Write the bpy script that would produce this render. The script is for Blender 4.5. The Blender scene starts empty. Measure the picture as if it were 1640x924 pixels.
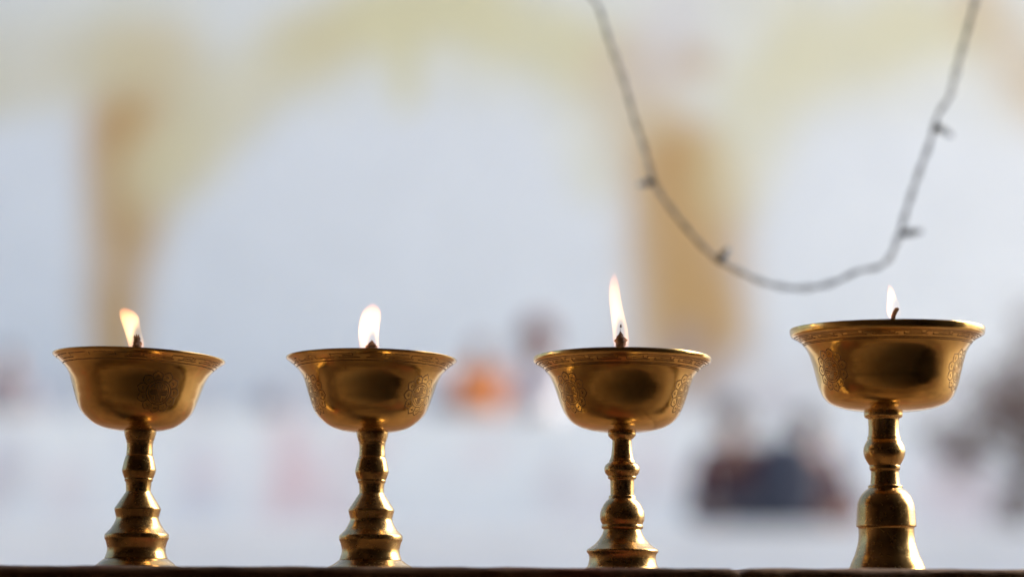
import bpy, bmesh, math, random
from mathutils import Vector, Matrix, noise
import numpy as np

R = math.radians
random.seed(7)
sc = bpy.context.scene
col = sc.collection

# ------------------------------------------------------------------ camera
FP = 3109.0                      # focal length in photograph pixels (1640 wide)
PITCH, ROLL = R(9.0), R(0.22)
CAM = Vector((0.0, 0.0, -0.0125))
cam_d = bpy.data.cameras.new('camera')
cam = bpy.data.objects.new('camera', cam_d)
col.objects.link(cam)
sc.camera = cam
cam_d.sensor_width = 36.0
cam_d.lens = FP / 1640.0 * 36.0
cam_d.clip_start = 0.02
cam_d.clip_end = 3000.0
CROT = Matrix.Rotation(R(90) + PITCH, 3, 'X') @ Matrix.Rotation(ROLL, 3, 'Z')
cam.matrix_world = Matrix.Translation(CAM) @ CROT.to_4x4()
cam_d.dof.use_dof = True
cam_d.dof.focus_distance = 0.900
cam_d.dof.aperture_fstop = 2.9
cam_d.dof.aperture_blades = 0

# ------------------------------------------------------------------ world, sun, exposure
SUN_EL, SUN_AZ = R(33), R(71)       # azimuth from +Y towards +X: veiled sun high on the right
world = bpy.data.worlds.new('World')
sc.world = world
world.use_nodes = True
wn = world.node_tree
bg = wn.nodes['Background']
sky = wn.nodes.new('ShaderNodeTexSky')
sky.sky_type = 'NISHITA'
sky.sun_disc = False
sky.sun_elevation = SUN_EL
sky.sun_rotation = SUN_AZ
sky.air_density = 0.8
sky.dust_density = 5.0
sky.ozone_density = 1.6
wn.links.new(sky.outputs[0], bg.inputs[0])
bg.inputs[1].default_value = 0.12
sun_d = bpy.data.lights.new('sun', 'SUN')
sun_d.energy = 1.4
sun_d.angle = R(45)
sun_d.color = (1.0, 0.97, 0.92)
sun = bpy.data.objects.new('sun', sun_d)
col.objects.link(sun)
sdir = Vector((math.sin(SUN_AZ) * math.cos(SUN_EL), math.cos(SUN_AZ) * math.cos(SUN_EL), math.sin(SUN_EL)))
sun.rotation_euler = sdir.to_track_quat('Z', 'Y').to_euler()
sun.location = (1, 3, 4)

sc.view_settings.view_transform = 'Standard'
sc.view_settings.look = 'None'
sc.view_settings.gamma = 1.0
sc.view_settings.use_curve_mapping = False
sc.view_settings.exposure = 1.50
sc.render.engine = 'CYCLES'
sc.cycles.use_denoising = True
sc.cycles.volume_step_rate = 0.4
sc.cycles.max_bounces = 12
sc.cycles.glossy_bounces = 8
sc.cycles.caustics_reflective = True
sc.cycles.blur_glossy = 0.6
sc.cycles.sample_clamp_indirect = 6.0

# ------------------------------------------------------------------ helpers
def ray(x, y):
    return CROT @ Vector(((x - 820.0) / FP, (462.0 - y) / FP, -1.0))

def at(x, y, Y):
    """point of the plane at distance Y into the scene that shows at photograph pixel x, y"""
    d = ray(x, y)
    return CAM + d * ((Y - CAM.y) / d.y)

def px_m(y, Y):
    """metres per photograph pixel for things at distance Y"""
    d = ray(820, y)
    return (Y / d.y) / FP

def link(name, me, mat=None, parent=None, smooth=None):
    o = bpy.data.objects.new(name, me)
    col.objects.link(o)
    if mat is not None:
        for m in (mat if isinstance(mat, (list, tuple)) else [mat]):
            me.materials.append(m)
    if parent is not None:
        o.parent = parent
    if smooth is not None:
        me.polygons.foreach_set('use_smooth', [True] * len(me.polygons))
        if smooth < 180:
            me.set_sharp_from_angle(angle=R(smooth))
    return o

def mesh(name, verts, faces):
    me = bpy.data.meshes.new(name)
    me.from_pydata([tuple(v) for v in verts], [], faces)
    me.update()
    return me

def tag(o, label=None, cat=None, group=None, kind=None):
    if label: o['label'] = label
    if cat: o['category'] = cat
    if group: o['group'] = group
    if kind: o['kind'] = kind
    return o

def empty(name, loc, label, cat, group=None):
    o = bpy.data.objects.new(name, None)
    o.empty_display_size = 0.02
    col.objects.link(o)
    o.location = loc
    return tag(o, label, cat, group)

def lathe(name, prof, segs=112, close_bottom=False, close_top=False):
    vs, fs = [], []
    n = len(prof)
    for r, z in prof:
        for k in range(segs):
            a = 2 * math.pi * k / segs
            vs.append((r * math.sin(a), -r * math.cos(a), z))
    for i in range(n - 1):
        for k in range(segs):
            k2 = (k + 1) % segs
            fs.append((i * segs + k, i * segs + k2, (i + 1) * segs + k2, (i + 1) * segs + k))
    if close_bottom: fs.append(tuple(range(segs))[::-1])
    if close_top: fs.append(tuple((n - 1) * segs + k for k in range(segs)))
    me = mesh(name, vs, fs)
    bm = bmesh.new(); bm.from_mesh(me)
    bmesh.ops.recalc_face_normals(bm, faces=bm.faces)
    bm.to_mesh(me); bm.free()
    return me

def chaikin(p, k=0.2, it=1):
    for _ in range(it):
        q = [p[0]]
        for a, b in zip(p, p[1:]):
            q.append((a[0] + (b[0] - a[0]) * k, a[1] + (b[1] - a[1]) * k))
            q.append((a[0] + (b[0] - a[0]) * (1 - k), a[1] + (b[1] - a[1]) * (1 - k)))
        q.append(p[-1])
        p = q
    return p

def catmull(p, n=6):
    out = []
    m = len(p)
    for i in range(m - 1):
        p0, p1, p2, p3 = (Vector(p[max(i - 1, 0)]), Vector(p[i]), Vector(p[i + 1]), Vector(p[min(i + 2, m - 1)]))
        for j in range(n):
            t = j / n
            out.append(0.5 * ((2 * p1) + (p2 - p0) * t + (2 * p0 - 5 * p1 + 4 * p2 - p3) * t * t + (3 * p1 - p0 - 3 * p2 + p3) * t ** 3))
    out.append(Vector(p[-1]))
    return out

def box(name, lo, hi, mat, parent=None, bevel=0.0):
    bm = bmesh.new()
    bmesh.ops.create_cube(bm, size=1.0)
    for v in bm.verts:
        v.co = Vector([lo[i] + (v.co[i] + 0.5) * (hi[i] - lo[i]) for i in range(3)])
    if bevel:
        bmesh.ops.bevel(bm, geom=bm.edges[:], offset=bevel, segments=2, affect='EDGES', profile=0.6)
    me = bpy.data.meshes.new(name); bm.to_mesh(me); bm.free()
    return link(name, me, mat, parent)

def tube(path, rads, segs=8, cap=True):
    """verts and faces of a tube along a path of points"""
    vs, fs = [], []
    n = len(path)
    up = Vector((0.13, -1, 0.21)).normalized()
    for i, p in enumerate(path):
        t = (path[min(i + 1, n - 1)] - path[max(i - 1, 0)]).normalized()
        a = t.cross(up)
        if a.length < 1e-4: a = t.cross(Vector((1, 0, 0)))
        a.normalize()
        b = t.cross(a)
        r = rads[i] if hasattr(rads, '__len__') else rads
        for k in range(segs):
            w = 2 * math.pi * k / segs
            vs.append(p + (a * math.cos(w) + b * math.sin(w)) * r)
    for i in range(n - 1):
        for k in range(segs):
            k2 = (k + 1) % segs
            fs.append((i * segs + k, i * segs + k2, (i + 1) * segs + k2, (i + 1) * segs + k))
    if cap:
        fs.append(tuple(range(segs))[::-1]); fs.append(tuple((n - 1) * segs + k for k in range(segs)))
    return vs, fs

# ------------------------------------------------------------------ materials
def new_mat(name):
    m = bpy.data.materials.new(name)
    m.use_nodes = True
    nt = m.node_tree
    return m, nt, nt.nodes['Principled BSDF']

def N(nt, kind, **kw):
    n = nt.nodes.new(kind)
    for k, v in kw.items():
        if k.startswith('i_'):
            key = k[2:].replace('_', ' ')
            n.inputs[key].default_value = v
        else:
            setattr(n, k, v)
    return n

def ramp(nt, fac, stops):
    r = nt.nodes.new('ShaderNodeValToRGB')
    els = r.color_ramp.elements
    while len(els) < len(stops): els.new(0.5)
    for e, (p, c) in zip(els, stops):
        e.position = p
        e.color = c if len(c) == 4 else (*c, 1)
    nt.links.new(fac, r.inputs[0])
    return r

def simple(name, c1, c2, scale=8, rough=0.8, bump=0.0, metallic=0.0, coord='Object', detail=6):
    m, nt, b = new_mat(name)
    tc = N(nt, 'ShaderNodeTexCoord')
    nz = N(nt, 'ShaderNodeTexNoise', i_Scale=scale, i_Detail=detail, i_Roughness=0.6)
    nt.links.new(tc.outputs[coord], nz.inputs['Vector'])
    r = ramp(nt, nz.outputs[0], [(0.3, c1), (0.7, c2)])
    nt.links.new(r.outputs[0], b.inputs['Base Color'])
    b.inputs['Roughness'].default_value = rough
    b.inputs['Metallic'].default_value = metallic
    if bump:
        bp = N(nt, 'ShaderNodeBump', i_Strength=bump, i_Distance=0.02)
        nt.links.new(nz.outputs[0], bp.inputs['Height'])
        nt.links.new(bp.outputs[0], b.inputs['Normal'])
    return m

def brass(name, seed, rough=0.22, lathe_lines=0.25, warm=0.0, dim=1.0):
    m, nt, b = new_mat(name)
    L = nt.links.new
    tc = N(nt, 'ShaderNodeTexCoord')
    mp = N(nt, 'ShaderNodeMapping'); mp.inputs['Location'].default_value = (seed * 1.7, seed * 3.1, seed * 0.9)
    L(tc.outputs['Object'], mp.inputs['Vector'])
    big = N(nt, 'ShaderNodeTexNoise', i_Scale=38, i_Detail=7, i_Roughness=0.62)
    L(mp.outputs[0], big.inputs['Vector'])
    fine = N(nt, 'ShaderNodeTexNoise', i_Scale=420, i_Detail=5, i_Roughness=0.7)
    L(mp.outputs[0], fine.inputs['Vector'])
    # lathe turning: rings that depend on height, broken up a little
    sep = N(nt, 'ShaderNodeSeparateXYZ'); L(tc.outputs['Object'], sep.inputs[0])
    cmb = N(nt, 'ShaderNodeCombineXYZ')
    L(sep.outputs['Z'], cmb.inputs['Z'])
    xs = N(nt, 'ShaderNodeMath', operation='MULTIPLY'); xs.inputs[1].default_value = 0.02
    L(sep.outputs['X'], xs.inputs[0]); L(xs.outputs[0], cmb.inputs['X'])
    ring = N(nt, 'ShaderNodeTexNoise', i_Scale=1500, i_Detail=3, i_Roughness=0.7)
    L(cmb.outputs[0], ring.inputs['Vector'])
    base = ramp(nt, big.outputs[0], [(0.30, (0.57 + warm, 0.355, 0.105)), (0.52, (0.74 + warm, 0.49, 0.165)), (0.75, (0.82, 0.575, 0.215))])
    # dark tarnish specks
    sp = N(nt, 'ShaderNodeTexNoise', i_Scale=150, i_Detail=3, i_Roughness=0.5)
    L(mp.outputs[0], sp.inputs['Vector'])
    spr = ramp(nt, sp.outputs[0], [(0.72, (0, 0, 0)), (0.80, (0.8, 0.8, 0.8))])
    mx = N(nt, 'ShaderNodeMix', data_type='RGBA')
    L(spr.outputs[0], mx.inputs[0]); L(base.outputs[0], mx.inputs[6]); mx.inputs[7].default_value = (0.22, 0.12, 0.05, 1)
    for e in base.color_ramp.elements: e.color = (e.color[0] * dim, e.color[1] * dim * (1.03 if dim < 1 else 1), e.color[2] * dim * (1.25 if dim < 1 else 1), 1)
    sm = N(nt, 'ShaderNodeTexNoise', i_Scale=17, i_Detail=4, i_Roughness=0.55, i_Distortion=1.2); L(mp.outputs[0], sm.inputs['Vector'])
    smr = ramp(nt, sm.outputs[0], [(0.36, (0.74, 0.69, 0.62)), (0.58, (1, 1, 1))])
    mm = N(nt, 'ShaderNodeMix', data_type='RGBA', blend_type='MULTIPLY'); mm.inputs[0].default_value = 0.8
    L(mx.outputs[2], mm.inputs[6]); L(smr.outputs[0], mm.inputs[7])
    L(mm.outputs[2], b.inputs['Base Color'])
    b.inputs['Metallic'].default_value = 1.0
    rr = N(nt, 'ShaderNodeMapRange'); rr.inputs[1].default_value = 0.3; rr.inputs[2].default_value = 0.75
    rr.inputs[3].default_value = rough * 0.8; rr.inputs[4].default_value = rough * 1.45
    L(fine.outputs[0], rr.inputs[0])
    ad = N(nt, 'ShaderNodeMath', operation='MULTIPLY_ADD'); ad.inputs[1].default_value = 0.08
    L(big.outputs[0], ad.inputs[0]); L(rr.outputs[0], ad.inputs[2])
    L(ad.outputs[0], b.inputs['Roughness'])
    b1 = N(nt, 'ShaderNodeBump', i_Strength=0.05, i_Distance=0.0008); L(big.outputs[0], b1.inputs['Height'])
    b2 = N(nt, 'ShaderNodeBump', i_Strength=lathe_lines, i_Distance=0.00012)
    L(ring.outputs[0], b2.inputs['Height']); L(b1.outputs[0], b2.inputs['Normal'])
    b3 = N(nt, 'ShaderNodeBump', i_Strength=0.08, i_Distance=0.00006)
    L(fine.outputs[0], b3.inputs['Height']); L(b2.outputs[0], b3.inputs['Normal'])
    L(b3.outputs[0], b.inputs['Normal'])
    return m

def painted(name, rough=0.9, noise_scale=1.2):
    """whitewash and pigment: pigment colour is stored on the mesh, weathering comes from noise"""
    m, nt, b = new_mat(name)
    L = nt.links.new
    at_ = N(nt, 'ShaderNodeAttribute', attribute_name='pigment')
    tc = N(nt, 'ShaderNodeTexCoord')
    nz = N(nt, 'ShaderNodeTexNoise', i_Scale=noise_scale, i_Detail=8, i_Roughness=0.65)
    L(tc.outputs['Object'], nz.inputs['Vector'])
    r = ramp(nt, nz.outputs[0], [(0.3, (0.90, 0.90, 0.90)), (0.7, (1, 1, 1))])
    mx = N(nt, 'ShaderNodeMix', data_type='RGBA', blend_type='MULTIPLY'); mx.inputs[0].default_value = 1
    L(at_.outputs['Color'], mx.inputs[6]); L(r.outputs[0], mx.inputs[7])
    L(mx.outputs[2], b.inputs['Base Color'])
    b.inputs['Roughness'].default_value = rough
    bp = N(nt, 'ShaderNodeBump', i_Strength=0.3, i_Distance=0.05)
    L(nz.outputs[0], bp.inputs['Height']); L(bp.outputs[0], b.inputs['Normal'])
    return m

def flame_mat(name, wick, h0, h1, strength):
    """glowing gas: emission through the flame's volume, hollow near the wick, redder at the tip"""
    m = bpy.data.materials.new(name); m.use_nodes = True
    nt = m.node_tree; L = nt.links.new
    nt.nodes.remove(nt.nodes['Principled BSDF'])
    out = nt.nodes['Material Output']
    tc = N(nt, 'ShaderNodeTexCoord')
    sep = N(nt, 'ShaderNodeSeparateXYZ'); L(tc.outputs['Object'], sep.inputs[0])
    hz = N(nt, 'ShaderNodeMapRange'); hz.inputs[1].default_value = h0; hz.inputs[2].default_value = h1
    L(sep.outputs['Z'], hz.inputs[0])
    colr = ramp(nt, hz.outputs[0], [(0.0, (0.60, 0.34, 0.34)), (0.16, (1.0, 0.42, 0.18)), (0.40, (1.0, 0.60, 0.28)), (0.70, (1.0, 0.52, 0.20)), (1.0, (1.0, 0.24, 0.08))])
    amt = ramp(nt, hz.outputs[0], [(0.0, (0.15,) * 3), (0.2, (0.8,) * 3), (0.45, (1,) * 3), (0.75, (0.9,) * 3), (1.0, (0.30,) * 3)])
    sub = N(nt, 'ShaderNodeVectorMath', operation='SUBTRACT'); sub.inputs[1].default_value = wick
    L(tc.outputs['Object'], sub.inputs[0])
    scl = N(nt, 'ShaderNodeVectorMath', operation='MULTIPLY'); scl.inputs[1].default_value = (1.9, 0.8, 0.60)
    L(sub.outputs[0], scl.inputs[0])
    ln = N(nt, 'ShaderNodeVectorMath', operation='LENGTH'); L(scl.outputs[0], ln.inputs[0])
    hol = N(nt, 'ShaderNodeMapRange', interpolation_type='SMOOTHSTEP'); hol.inputs[1].default_value = 0.0028; hol.inputs[2].default_value = 0.0066
    hol.inputs[3].default_value = 0.04; hol.inputs[4].default_value = 1
    L(ln.outputs[1], hol.inputs[0])
    m1 = N(nt, 'ShaderNodeMath', operation='MULTIPLY'); L(amt.outputs[0], m1.inputs[0]); L(hol.outputs[0], m1.inputs[1])
    m2 = N(nt, 'ShaderNodeMath', operation='MULTIPLY'); L(m1.outputs[0], m2.inputs[0]); m2.inputs[1].default_value = strength
    em = N(nt, 'ShaderNodeEmission'); L(colr.outputs[0], em.inputs[0]); L(m2.outputs[0], em.inputs[1])
    L(em.outputs[0], out.inputs['Volume'])
    return m

M = {}
M['butter'] = simple('butter', (0.75, 0.55, 0.2), (0.85, 0.66, 0.3), 60, 0.35)
M['wick'] = simple('charred_wick', (0.014, 0.006, 0.004), (0.05, 0.014, 0.007), 900, 0.9)
M['ledge'] = simple('ledge_stone', (0.085, 0.044, 0.021), (0.23, 0.132, 0.062), 22, 0.72, 0.25)
_nt = M['ledge'].node_tree   # rust-red and greasy patches on the stone
_tc = N(_nt, 'ShaderNodeTexCoord'); _n2 = N(_nt, 'ShaderNodeTexNoise', i_Scale=9.0, i_Detail=4.0); _nt.links.new(_tc.outputs['Object'], _n2.inputs['Vector'])
_r2 = ramp(_nt, _n2.outputs[0], [(0.56, (0, 0, 0)), (0.68, (1, 1, 1))])
_pb = _nt.nodes['Principled BSDF']; _old = _pb.inputs['Base Color'].links[0].from_socket
_mx = N(_nt, 'ShaderNodeMix', data_type='RGBA'); _nt.links.new(_r2.outputs[0], _mx.inputs[0]); _nt.links.new(_old, _mx.inputs[6]); _mx.inputs[7].default_value = (0.22, 0.06, 0.025, 1)
_nt.links.new(_mx.outputs[2], _pb.inputs['Base Color'])
M['room'] = simple('added_room_timber', (0.11, 0.068, 0.040), (0.19, 0.12, 0.072), 3, 0.85, 0.2)
M['added_floor'] = simple('added_room_floor', (0.42, 0.265, 0.145), (0.58, 0.39, 0.225), 3, 0.8, 0.2)  # unseen, kept pale to lift the dark reflections in the cups
M['ground'] = simple('paving', (0.44, 0.42, 0.40), (0.58, 0.56, 0.54), 0.8, 0.9, 0.2)
M['whitewash'] = painted('whitewash')
M['cable'] = simple('cable_sheath', (0.07, 0.07, 0.07), (0.11, 0.11, 0.11), 200, 0.45)
M['bulb'] = simple('bulb_holder', (0.03, 0.04, 0.04), (0.06, 0.07, 0.07), 300, 0.4)
M['groove'] = simple('groove_tarnish', (0.030, 0.014, 0.005), (0.07, 0.034, 0.012), 300, 0.7, 0, 0.3)
M['burr'] = simple('groove_edge', (0.60, 0.36, 0.11), (0.74, 0.46, 0.15), 300, 0.25, 0, 1.0)

# ------------------------------------------------------------------ setting: ground, unseen dim room added for shade and dark reflections, ledge
GZ = -0.95
g = link('ground', mesh('ground', [(-900, -900, GZ), (900, -900, GZ), (900, 900, GZ), (-900, 900, GZ)], [(0, 1, 2, 3)]), M['ground'])
tag(g, kind='structure')
for nm, lo, hi in (('added_wall_back', (-2.2, -2.1, GZ), (1.5, -2.0, 1.25)),
                   ('added_wall_left', (-2.3, -2.1, GZ), (-2.2, 0.95, 1.25)),
                   ('added_wall_right', (1.502, -2.1, GZ), (1.6, 0.95, 1.25)),
                   ('added_ceiling', (-2.3, -2.1, 1.252), (1.5, 1.20, 1.35)),
                   ('eave_beam', (-2.3, 1.202, 1.22), (1.5, 1.26, 1.33)),
                   ('added_floor', (-2.19, -1.99, GZ + 0.004), (1.5, 0.70, GZ + 0.03))):
    tag(box(nm, lo, hi, M['added_floor' if nm == 'added_floor' else 'room']), kind='structure')

EDGE_Y = 0.845
JOINT_X = at(1187, 912, EDGE_Y).x
def slab(x0, x1, seed):
    prof = [(EDGE_Y + 0.004, -0.034), (EDGE_Y + 0.001, -0.032), (EDGE_Y, -0.028), (EDGE_Y, -0.012), (EDGE_Y, -0.0035),
            (EDGE_Y + 0.0008, -0.0014), (EDGE_Y + 0.0025, -0.0004), (EDGE_Y + 0.006, 0.0), (EDGE_Y + 0.06, 0.0), (1.02, 0.0), (1.36, 0.0), (1.362, -0.034)]
    nx = int((x1 - x0) / 0.004)
    vs, fs = [], []
    for i in range(nx + 1):
        t = i / nx
        x = x0 + (x1 - x0) * t
        e = min(x - x0, x1 - x)
        drop = 0.0016 * max(0.0, 1 - e / 0.004) ** 2
        for j, (y, z) in enumerate(prof):
            n1 = noise.noise((x * 60, j * 0.35, seed)) * 0.0007 + noise.noise((x * 260, j * 0.6, seed + 5)) * 0.0003 - 0.0016 * max(0.0, noise.noise((x * 33, 0.2, seed + 9)) - 0.42)
            if j in (0, len(prof) - 1) or j > 7: n1 = 0
            vs.append((x, y + n1, z + (n1 * 0.5 if j > 3 else 0) - (drop if 3 < j < 11 else 0)))
    n = len(prof)
    for i in range(nx):
        for j in range(n):
            j2 = (j + 1) % n
            fs.append((i * n + j, i * n + j2, (i + 1) * n + j2, (i + 1) * n + j))
    fs.append(tuple(range(n))); fs.append(tuple(nx * n + j for j in range(n))[::-1])
    me = mesh('slab', vs, fs)
    bm = bmesh.new(); bm.from_mesh(me); bmesh.ops.recalc_face_normals(bm, faces=bm.faces); bm.to_mesh(me); bm.free()
    return me
ledge = box('ledge', (-1.5, EDGE_Y + 0.02, GZ), (1.5, 1.34, -0.0345), M['ledge'])
tag(ledge, kind='structure')
link('slab', slab(-0.95, JOINT_X - 0.0004, 1.0), M['ledge'], ledge, 40)
link('slab', slab(JOINT_X + 0.0004, 1.1, 9.0), M['ledge'], ledge, 40)
box('added_step', (-1.4, 0.772, -0.10), (1.4, EDGE_Y + 0.019, -0.042), M['ledge'], ledge, 0.003)  # unseen step, added to shape what the cups reflect

# ------------------------------------------------------------------ far background: whitewashed stupa with ochre-washed arches
def srgb(r, g_, b):
    f = lambda c: c / 12.92 if c <= 0.04045 else ((c + 0.055) / 1.055) ** 2.4
    return np.array([f(r / 255), f(g_ / 255), f(b / 255)])
WHITE = np.array([0.765, 0.772, 0.742])
OCHRE = np.array([0.54, 0.33, 0.13])
SAND = np.array([0.66, 0.53, 0.33])
YELLOW = np.array([0.71, 0.64, 0.37])
ROSE = np.array([0.66, 0.56, 0.57])
DY = 40.0
def wm(x, y):                       # metres on the front of the dome
    p = at(x, y, DY); return (p.x, p.z)
KM = DY / FP
random.seed(21)
strokes = [
    ([(-400, 40), (600, 60), (1200, 60), (2000, 50)], [120, 110, 130, 120], YELLOW, 0.30),  # polyline in metres on the dome front, half-widths, pigment, cover
    ([(215, 120), (225, 240), (205, 340)], [90, 95, 70], SAND, 0.75),
    ([(188, 180), (186, 320), (182, 420), (178, 575)], [62, 64, 54, 44], OCHRE, 0.85),
    ([(-120, 130), (0, 95), (140, 90), (300, 95)], [70, 80, 70, 60], SAND * 0.5 + YELLOW * 0.5, 0.5),
    ([(250, 270), (340, 190), (440, 100), (560, 35), (680, 15)], [70, 75, 70, 60, 50], YELLOW * 0.7 + SAND * 0.3, 0.72),
    ([(600, 20), (760, 10), (880, 60), (960, 110)], [60, 70, 70, 60], YELLOW, 0.7),
    ([(648, 60), (648, 160)], [34, 22], YELLOW, 0.85),
    ([(930, 80), (925, 200), (950, 290)], [60, 55, 40], YELLOW, 0.45),
    ([(1000, 120), (1050, 230), (1095, 340)], [70, 75, 80], SAND, 0.85),
    ([(1100, 290), (1105, 420), (1108, 545)], [88, 90, 88], OCHRE, 0.97),
    ([(1108, 92), (1112, 100)], [28, 28], OCHRE, 0.8),
    ([(1090, 20), (1040, 110)], [50, 60], ROSE, 0.3),
    ([(1170, 300), (1230, 150), (1320, 70), (1440, 30), (1560, 30)], [60, 75, 80, 70, 60], YELLOW, 0.5),
    ([(1580, -10), (1660, 90), (1760, 180)], [50, 60, 70], OCHRE * 0.6 + SAND * 0.4, 0.5),
    ([(1840, 200), (1838, 560)], [80, 60], OCHRE, 0.7),
    ([(-700, 200), (-690, 560)], [80, 60], OCHRE, 0.7), ([(-640, 240), (-420, 60), (-120, 120)], [70, 60, 70], YELLOW, 0.7),
    ([(1880, 260), (2100, 60), (2500, 60)], [70, 60, 60], YELLOW, 0.7),
    # band of grey-rose weathering above the foot of the dome
    ([(-200, 620), (300, 640), (900, 620), (1500, 640), (1800, 620)], [70, 60, 50, 60, 70], ROSE, 0.06),
]
for _k in range(26):   # mottled weathering round the foot of the dome
    _x, _y = random.uniform(-60, 1700), random.uniform(545, 665)
    strokes.append(([(_x, _y), (_x + random.uniform(-12, 12), _y + random.uniform(8, 40))], [random.uniform(14, 34)] * 2, random.choice((ROSE * 0.75, ROSE * 0.55, np.array([0.5, 0.5, 0.55]), np.array([0.55, 0.42, 0.36]))), random.uniform(0.25, 0.6)))
SW = [([wm(*p) for p in pl], [h * KM for h in hw], c, s) for pl, hw, c, s in strokes]
def seg_dist(px, pz, pl, hw):
    best = np.full(px.shape, 1e9)
    for (a, b, ha, hb) in zip(pl, pl[1:], hw, hw[1:]):
        ax, az = a; bx, bz = b
        dx, dz = bx - ax, bz - az
        t = np.clip(((px - ax) * dx + (pz - az) * dz) / (dx * dx + dz * dz), 0, 1)
        d = np.hypot(px - ax - t * dx, pz - az - t * dz) / (ha + (hb - ha) * t)
        best = np.minimum(best, d)
    return best
def pigment(me, pts, sw, base):
    x = pts[:, 0]; z = pts[:, 2]
    wob = np.array([noise.noise((p[0] * 0.9, p[2] * 0.5, 3.0)) for p in pts])
    patch = np.array([noise.noise((p[0] * 0.42 + 7, p[2] * 0.42, 11.0)) for p in pts])
    c = np.tile(base, (len(pts), 1))
    for pl, hw, pc, s in sw:
        d = seg_dist(x, z, pl, hw) + wob * 0.25
        k = np.clip((1.5 - d) / 1.15, 0, 1)
        k = np.clip(k * k * (3 - 2 * k) * s * (1.22 + 0.7 * patch), 0, 1)[:, None]
        c = c * (1 - k) + pc * k
    a = me.color_attributes.new('pigment', 'FLOAT_COLOR', 'POINT')
    a.data.foreach_set('color', np.hstack([c, np.ones((len(pts), 1))]).astype(np.float32).ravel())

stupa = empty('stupa', (0, DY, GZ), 'whitewashed stupa wall washed with ochre and yellow arches, blurred behind the lamps', 'stupa')
DCY, DR = 105.0, 65.0
vs, fs = [], []
NA, NZ = 260, 90
for j in range(NZ + 1):
    t = j / NZ
    z = GZ + 24.0 * t
    r = DR * math.sqrt(max(0.02, 1 - (max(0.0, z - 13.0) / 18.0) ** 2))
    for i in range(NA + 1):
        a = -0.9 + 1.8 * i / NA
        vs.append((r * math.sin(a), DCY - r * math.cos(a), z))
for j in range(NZ):
    for i in range(NA):
        q = j * (NA + 1) + i
        fs.append((q, q + 1, q + NA + 2, q + NA + 1))
me = mesh('dome', [(x, y - DY, z - GZ) for x, y, z in vs], fs)
pigment(me, np.array(vs), SW, WHITE)
dome = link('dome', me, M['whitewash'], stupa, 180)

def terrace(Yf, ztop, depth, base, stains, name='terrace'):
    """stepped plinth: front face with worn top edge, then its top"""
    prof = [(Yf + 0.05, GZ), (Yf, GZ + 0.2), (Yf, ztop - 0.10), (Yf - 0.06, ztop - 0.09), (Yf - 0.06, ztop - 0.01), (Yf - 0.04, ztop), (Yf + depth, ztop)]
    full = []
    for (a, b) in zip(prof, prof[1:]):
        n = max(1, int(math.hypot(b[0] - a[0], b[1] - a[1]) / 0.35))
        for k in range(n): full.append((a[0] + (b[0] - a[0]) * k / n, a[1] + (b[1] - a[1]) * k / n))
    full.append(prof[-1])
    nx = 200; X0, X1 = -30.0, 30.0
    vs, fs = [], []
    for i in range(nx + 1):
        x = X0 + (X1 - X0) * i / nx
        for (y, z) in full: vs.append((x, y + 0.02 * noise.noise((x * 0.7, z, Yf)), z))
    n = len(full)
    for i in range(nx):
        for j in range(n - 1):
            q = i * n + j
            fs.append((q, q + n, q + n + 1, q + 1))
    me = mesh(name, [(x, y - DY, z - GZ) for x, y, z in vs], fs)
    pigment(me, np.array(vs), stains, base)
    bm = bmesh.new(); bm.from_mesh(me); bmesh.ops.recalc_face_normals(bm, faces=bm.faces); bm.to_mesh(me); bm.free()
    return link(name, me, M['whitewash'], stupa, 35)
T2Y, T1Y = 26.0, 14.0
T2Z, T1Z = at(820, 664, T2Y).z, at(820, 842, T1Y).z
def stain(Y, items):
    return [([((at(x, y, Y).x), at(x, y, Y).z) for x, y in pl], [h * Y / FP for h in hw], c, s) for pl, hw, c, s in items]
random.seed(5)
PINK = np.array([0.66, 0.45, 0.44])
terrace(T2Y, T2Z, 14.5, WHITE * 0.96, stain(T2Y, [
    ([(462, 700), (470, 770)], [34, 30], PINK, 0.5), ([(322, 745), (326, 775)], [30, 28], PINK, 0.5),
    ([(530, 800), (545, 850)], [40, 40], PINK, 0.4), ([(105, 770), (115, 800)], [24, 24], PINK, 0.35),
    ([(900, 820), (1080, 760)], [30, 30], PINK, 0.2), ([(1500, 790), (1560, 800)], [40, 40], PINK, 0.35)] +
    [([(_x, _y), (_x + 6, _y + random.uniform(6, 30))], [random.uniform(14, 30)] * 2, random.choice((PINK, ROSE * 0.7, np.array([0.5, 0.52, 0.57]))), random.uniform(0.25, 0.55))
     for _x, _y in [(random.uniform(-40, 1680), random.uniform(680, 800)) for _k in range(24)]]))
terrace(T1Y, T1Z, 11.9, WHITE * 1.06, [])

# ------------------------------------------------------------------ people on the terraces (far out of focus)
SKIN = simple('skin', (0.30, 0.17, 0.11), (0.36, 0.21, 0.14), 20, 0.6)
HAIR = simple('hair', (0.015, 0.012, 0.012), (0.03, 0.025, 0.022), 60, 0.6)
def cloth(name, c): return simple(name, tuple(k * 0.85 for k in c), c, 12, 0.9, 0.2)

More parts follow.
